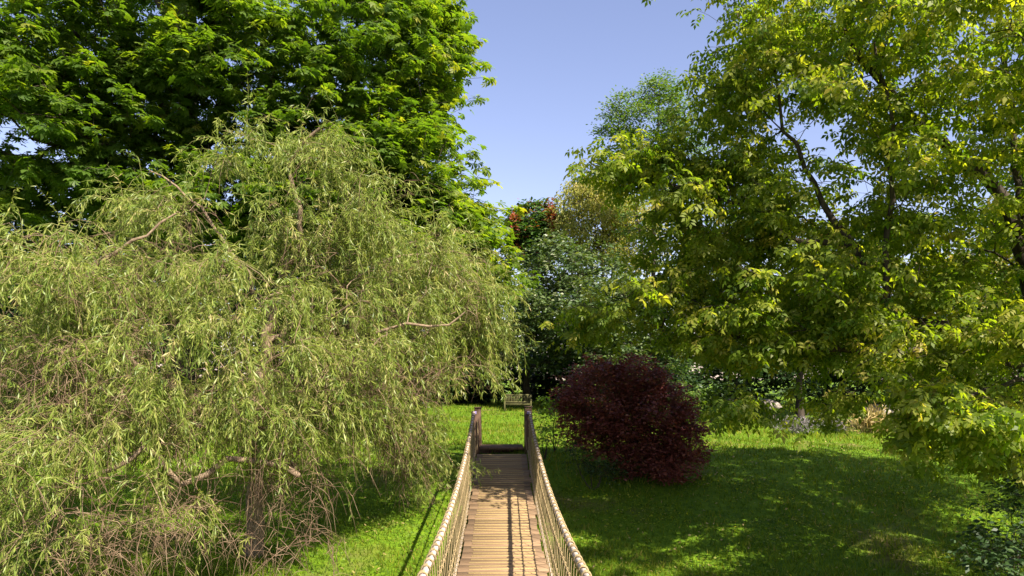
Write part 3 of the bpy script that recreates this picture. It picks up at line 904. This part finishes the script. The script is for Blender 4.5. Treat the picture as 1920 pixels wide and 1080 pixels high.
far_tree('whitebeam_tree', 'grey green tree with silvery leaves behind the bench and the purple bush', 987, 46, 560,
         [(1080, 560, 43, 120, 110, 3.2, 60), (1020, 640, 43, 85, 60, 2.0, 24), (1165, 610, 39, 100, 95, 2.5, 42), (1190, 680, 38, 90, 45, 1.8, 24), (1040, 490, 44, 70, 60, 2.0, 16)],
         480, 8, 0.7, 9, 0.25, T_SINGLE, M['whitebeam'], reach=0.25, droop=0.15, flat=0.6, tip_r=0.007, tint_mu=0.42, tint_sd=0.26, shell=0.5, trunk_r=0.26)
far_tree('rowan_tree', 'dark green tree with red tinged shoots beside the sky gap', 1000, 55, 450,
         [(1005, 440, 55, 48, 65, 2.0, 40), (970, 430, 54, 22, 30, 0.9, 8), (1035, 420, 55, 30, 45, 1.2, 16)],
         190, 8, 0.5, 9, 0.30, T_SINGLE, M['rowan'], reach=0.25, droop=0.1, flat=0.6, tip_r=0.008, tint_mu=0.40, tint_sd=0.26, tmod=lambda p: 0.4 * (np.sin(p[:, 0] * 2.6 + 1.0) > 0.72) * (p[:, 2] > 9.5))
far_tree('birch_tree', 'weeping birch with thin pale golden foliage against the sky', 1130, 52, 400,
         [(1118, 408, 52, 72, 80, 2.6, 60), (1185, 430, 52, 60, 75, 2.0, 30), (1108, 352, 52, 40, 30, 1.2, 12)],
         330, 8, 0.7, 9, 0.20, T_SINGLE, M['birch'], reach=0.5, droop=0.9, flat=0.8, tip_r=0.007, tint_mu=0.5, tint_sd=0.24)
far_tree('feathery_tree', 'tall airy tree with fine feathery foliage high above the golden birch', 1225, 45, 330,
         [(1215, 235, 45, 75, 80, 2.2, 60), (1160, 235, 45, 38, 40, 1.1, 14), (1270, 300, 45, 60, 110, 2.0, 30), (1240, 175, 45, 40, 35, 1.1, 12), (1230, 420, 45, 80, 90, 2, 16)],
         300, 7, 0.5, 9, 0.165, T_SINGLE, M['feather'], reach=0.35, droop=0.0, flat=0.8, tip_r=0.007, tint_mu=0.45, tint_sd=0.24, flatc=0.35)
far_tree('olive_leaved_tree', 'yellowish olive tree showing through gaps in the spreading tree', 1500, 36, 480,
         [(1480, 520, 36, 170, 160, 3.5, 60), (1660, 560, 37, 150, 150, 3.5, 50), (1360, 560, 38, 110, 120, 2.5, 26)],
         330, 8, 0.8, 8, 0.30, T_SINGLE, M['olive'], reach=0.3, droop=0.2, flat=0.7, tip_r=0.008, tint_mu=0.5, tint_sd=0.26)
far_tree('tawny_tree', 'tawny leaved tree at the right edge behind the spreading branches', 1880, 40, 480,
         [(1830, 560, 40, 130, 130, 3.0, 50), (1990, 480, 40, 160, 220, 4, 70)],
         260, 8, 0.85, 8, 0.32, T_SINGLE, M['olive'], reach=0.3, droop=0.3, flat=0.7, tip_r=0.008, tint_mu=0.62, tint_sd=0.26)

for px_, lab in ((170, 'dark leafy tree glimpsed behind the left half of the willow'), (620, 'dark leafy tree glimpsed behind the right half of the willow')):
    far_tree('dark_tree', lab, px_, 42, 480, [(px_, 520, 42, 230, 130, 2.5, 60), (px_ + 60, 620, 41, 200, 80, 2, 30)],
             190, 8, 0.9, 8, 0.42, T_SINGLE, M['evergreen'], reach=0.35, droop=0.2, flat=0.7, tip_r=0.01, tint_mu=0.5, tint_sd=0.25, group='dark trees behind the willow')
far_tree('tall_tree', 'tall dark green tree at the far right edge, behind the spreading tree', 2080, 25.5, 100,
         [(2080, 200, 25.5, 170, 240, 2.4, 60), (2060, -150, 25.5, 150, 200, 2.2, 50)],
         170, 8, 0.8, 7, 0.36, T_SINGLE, M['feather'], reach=0.3, droop=0.2, flat=0.7, tip_r=0.008, tint_mu=0.45, tint_sd=0.25, trunk_r=0.25)
n = 30000
dw = np.stack([rng.uniform(-75, 75, n), rng.uniform(62, 76, n), np.zeros(n)], -1)
top = 12.5 + 1.6 * np.sin(dw[:, 0] * 0.5) + 1.2 * np.sin(dw[:, 0] * 1.3 + 1) - 2.5 * np.exp(-((dw[:, 0] + 1) / 7) ** 2)
dw[:, 2] = top * np.sqrt(rng.uniform(0, 1, n)) * (0.85 + 0.15 * np.sin(dw[:, 0] * 3 + dw[:, 1]))
V, F = scatter(T_SINGLE[0], T_SINGLE[1], dw, frames(rng.normal(0, 1, dw.shape), rng.normal(0, 1, dw.shape)), rng.uniform(0.5, 1.0, n))
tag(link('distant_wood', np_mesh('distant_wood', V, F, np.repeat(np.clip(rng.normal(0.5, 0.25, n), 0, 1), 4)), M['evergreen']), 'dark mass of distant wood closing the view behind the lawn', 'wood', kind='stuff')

# evergreen shrubs that close the lawn
HEDGE = [(560, 44, 150, 115, 'dark evergreen shrub glimpsed through the willow gap'),
         (800, 46, 120, 130, 'dark evergreen shrub behind the willow tips, left of the bench'),
         (905, 48, 80, 120, 'dark evergreen shrub just left of the bench'),
         (1040, 49, 75, 130, 'dark evergreen shrub just right of the bench'),
         (1190, 46, 110, 140, 'dark evergreen shrub hidden behind the purple bush'),
         (1370, 47, 110, 120, 'dark evergreen shrub under the olive tree, right of the purple bush'),
         (1580, 46, 130, 130, 'dark evergreen shrub behind the flower bed'),
         (1810, 44, 150, 140, 'dark evergreen shrub at the far right end of the lawn'),
         (300, 46, 170, 160, 'dark evergreen shrub behind the middle of the willow'),
         (40, 46, 180, 170, 'dark evergreen shrub behind the left side of the willow')]
for px_, d_, w_, h_, lab in HEDGE:
    b = on_ground(px_, d_)
    tp_ = 747 - h_
    tree('evergreen_shrub', lab, 'shrub', b,
         [([b - [0, 0, .1], Pt(px_, 700, d_)], 0.08, 0.04, 'stem'), ([b - [0, 0, .1], Pt(px_ - w_ * .4, 700, d_)], 0.06, 0.03, 'stem'), ([b - [0, 0, .1], Pt(px_ + w_ * .4, 700, d_)], 0.06, 0.03, 'stem')],
         [(px_, 747 - h_ * 0.45, d_, w_, h_ * 0.5, 1.6, 3), (px_ - w_ * 0.4, 747 - h_ * 0.3, d_ - 0.5, w_ * 0.6, h_ * 0.36, 1.2, 1.2), (px_ + w_ * 0.4, 747 - h_ * 0.3, d_ - 0.5, w_ * 0.6, h_ * 0.36, 1.2, 1.2)],
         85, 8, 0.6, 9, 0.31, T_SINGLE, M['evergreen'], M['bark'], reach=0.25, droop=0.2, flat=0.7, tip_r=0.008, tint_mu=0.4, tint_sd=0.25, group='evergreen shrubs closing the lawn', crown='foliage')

# ------------------------------------------------------------------ small shrubs and plants
def shrub(name, label, px, d, specs, n, per, rad, k, size, tmpl, mat, group=None, **kw):
    b = on_ground(px, d)
    s = specs[0]
    pol = []
    for q in range(4):
        s = specs[q % len(specs)]
        tgt = Pt(s[0] + rng.normal(0, s[3] * 0.3), s[1] + rng.uniform(-0.3, 0.3) * s[4], s[2])
        pol.append(([b - [0, 0, .05], b * 0.5 + tgt * 0.5 + rng.normal(0, 0.05, 3), tgt], 0.014, 0.005, 'stem'))
    a = dict(reach=0.10, droop=0.25, flat=0.6, tip_r=0.002, tint_mu=0.5, tint_sd=0.25, step=0.2, rmax=0.015, crown='foliage')
    a.update(kw)
    return tree(name, label, 'shrub', b, pol, specs, n, per, rad, k, size, tmpl, mat, M['bark'], group=group, **a)
shrub('leafy_shrub', 'light green twiggy shrub on the left edge of the purple bush', 1040, 20.5,
      [(1040, 765, 20.5, 32, 55, 0.5, 10), (1065, 810, 20, 25, 40, 0.4, 6), (1020, 790, 20.5, 22, 30, 0.3, 3)], 40, 5, 0.22, 7, 0.085, T_SINGLE, M['bright'])
shrub('sapling', 'small sapling with a few leafy sprigs beside the bridge rope', 1022, 19.2,
      [(1020, 815, 19.2, 22, 28, 0.3, 4)], 9, 3, 0.14, 5, 0.085, T_SINGLE, M['bright'])
shrub('leafy_shrub', 'tall thin green shrub rising behind the right edge of the purple bush', 1285, 19.8,
      [(1275, 725, 19.8, 40, 60, 0.6, 10), (1300, 760, 19.8, 20, 50, 0.4, 6), (1230, 690, 20, 60, 40, .6, 8)], 60, 5, 0.22, 7, 0.08, T_SINGLE, M['feather'])
shrub('leafy_shrub', 'bright yellow green shrub at the lawn edge beyond the purple bush', 1338, 40,
      [(1338, 745, 40, 26, 20, 0.8, 4)], 25, 6, 0.35, 8, 0.16, T_SINGLE, M['bright'])
shrub('leafy_shrub', 'green shrub with pale leaves at the foot of the purple bush', 1110, 17.2,
      [(1095, 845, 17.6, 30, 25, 0.3, 4), (1130, 880, 17.2, 30, 22, 0.3, 4)], 26, 5, 0.16, 6, 0.07, T_SINGLE, M['evergreen'])
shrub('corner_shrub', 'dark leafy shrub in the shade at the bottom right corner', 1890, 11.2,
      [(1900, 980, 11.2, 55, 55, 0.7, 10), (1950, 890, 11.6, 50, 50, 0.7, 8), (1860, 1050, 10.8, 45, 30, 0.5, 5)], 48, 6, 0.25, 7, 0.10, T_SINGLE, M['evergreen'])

def tuft(name, label, px, d, wpx, hpx, n, mat, cat, tmpl, size, group=None):
    b = on_ground(px, d)
    root = empty(name, b, label, cat, group)
    k = d / 1500.0
    st_ = np.repeat(b[None], n, 0) + rng.normal(0, 0.3, (n, 3)) * np.array([wpx * k, wpx * k * 0.5, 0])
    st_[:, 2] = gz(st_[:, 0], st_[:, 1])
    dr = rng.normal(0, 0.45, (n, 3)); dr[:, 2] = 1.0
    S_ = strands(st_, dr, rng.uniform(0.5, 1.1, n) * hpx * k, 5, rng.uniform(0.02, 0.25, n), 0.05)
    V, F = tubes(S_, np.linspace(0.006, 0.002, 5)[None].repeat(n, 0), 3)
    o = link('stems', np_mesh('stems', V - b, F, np.clip(rng.normal(0.5, 0.2, len(V)), 0, 1)), M['straw'] if mat is M['straw'] else M['feather'], root); o['kind'] = 'stuff'
    tt = rng.integers(2, 5, (n, 6))
    lp = S_[np.arange(n)[:, None], tt].reshape(-1, 3) + rng.normal(0, 0.02, (n * 6, 3))
    lf = rng.normal(0, 0.6, lp.shape); lf[:, 2] += 0.5
    leaves(root, 'flower_heads' if cat == 'flowers' else 'blades', tmpl, mat, lp, lf, rng.normal(0, 1, lp.shape), size * rng.uniform(.7, 1.2, len(lp)), np.clip(rng.normal(0.5, 0.25, len(lp)), 0, 1), 0)
    return root
tuft('flower_clump', 'pale lilac flower clump at the edge of the sunny lawn', 1500, 27, 60, 32, 110, M['lilac'], 'flowers', T_NARROW, 0.20)
tuft('flower_clump', 'smaller pale flower clump right of the lilac clump', 1570, 27.5, 40, 26, 70, M['lilac'], 'flowers', T_NARROW, 0.18)
tuft('ornamental_grass', 'straw coloured ornamental grass beside the flower clumps', 1640, 27, 55, 46, 120, M['straw'], 'grass clump', T_NARROW, 0.35)

# pale stones of a low rockery at the back of the lawn
for k, (px_, py_, d_, s_) in enumerate(((1362, 742, 42, 0.8), (1395, 748, 41, 0.55), (1440, 735, 42, 0.9), (1620, 742, 38, 0.7), (1655, 735, 38.5, 0.9))):
    b = on_ground(px_, d_)
    u_, v_ = np.meshgrid(np.linspace(0, 2 * math.pi, 12, endpoint=False), np.linspace(0.0, math.pi, 7))
    sp = np.stack([np.cos(u_) * np.sin(v_), np.sin(u_) * np.sin(v_), np.cos(v_)], -1).reshape(-1, 3)
    sp = sp * (1 + 0.16 * np.sin(sp[:, :1] * 5 + k) + 0.12 * np.sin(sp[:, 1:2] * 7 + 2 * k)) * np.array([0.8, 0.5, 0.42]) * s_
    i_ = (np.arange(6)[:, None] * 12 + np.arange(12)[None, :]).ravel()
    j_ = (np.arange(6)[:, None] * 12 + (np.arange(12)[None, :] + 1) % 12).ravel()
    me = np_mesh('rock', sp, np.stack([i_, i_ + 12, j_ + 12, j_], -1))
    tag(link('rock', me, M['stone'], None, b + [0, 0, 0.12]), ['pale rock at the lawn edge nearest the purple bush', 'smallest pale rock beside the one nearest the purple bush', 'long pale rock in the middle of the far lawn edge',
        'pale rock behind the straw coloured grass, left one', 'pale rock behind the straw coloured grass, right one'][k], 'rock', 'rocks along the back of the lawn')

# broad-leaved weeds in the shade of the spreading tree and under the willow
def weed_patch(name, label, x0, x1, y0, y1, n, size, mat):
    x_ = rng.uniform(x0, x1, n); y_ = rng.uniform(y0, y1, n)
    q = np.sin(x_ * 1.7 + 2 * np.sin(y_ * 1.1)) + np.sin(y_ * 2.3 + x_) > 0.1
    x_, y_ = x_[q], y_[q]
    pp = np.stack([x_, y_, gz(x_, y_) + rng.uniform(0.03, 0.10, len(x_))], -1)
    f_ = rng.normal(0, 1, pp.shape); f_[:, 2] = np.abs(f_[:, 2]) * 0.4
    u_ = rng.normal(0, 0.4, pp.shape); u_[:, 2] += 1
    V, F = scatter(T_ROUND[0], T_ROUND[1], pp, frames(f_, u_), size * rng.uniform(0.6, 1.3, len(pp)))
    o = link(name, np_mesh(name, V, F, np.repeat(np.clip(rng.normal(0.45, 0.25, len(pp)), 0, 1), 4)), mat)
    tag(o, label, 'weeds', kind='stuff')
weed_patch('shade_weeds', 'low leafy weeds scattered in the shade under the spreading tree', 0.9, 9.5, 9.0, 17.5, 9000, 0.06, M['ash'])
weed_patch('hollow_weeds', 'low leafy weeds scattered in the hollow below the willow', -9.5, -0.9, 9.0, 16.0, 6000, 0.045, M['bright'])


# fallen leaves on the grass
n = 2600
x_ = rng.uniform(-8, 9.5, n); y_ = rng.uniform(9.5, 24, n)
q = np.abs(x_) > 0.95
x_, y_ = x_[q], y_[q]
pp = np.stack([x_, y_, gz(x_, y_) + rng.uniform(0.04, 0.085, len(x_))], -1)
f_ = rng.normal(0, 1, pp.shape); f_[:, 2] *= 0.25
u_ = rng.normal(0, 0.35, pp.shape); u_[:, 2] += 1
V, F = scatter(T_SINGLE[0], T_SINGLE[1], pp, frames(f_, u_), rng.uniform(0.04, 0.09, len(pp)))
tag(link('fallen_leaves', np_mesh('fallen_leaves', V, F, np.repeat(rng.uniform(0, 1, len(pp)), 4)), M['straw']), 'scattered fallen yellow and tan leaves lying on the grass', 'leaves', kind='stuff')
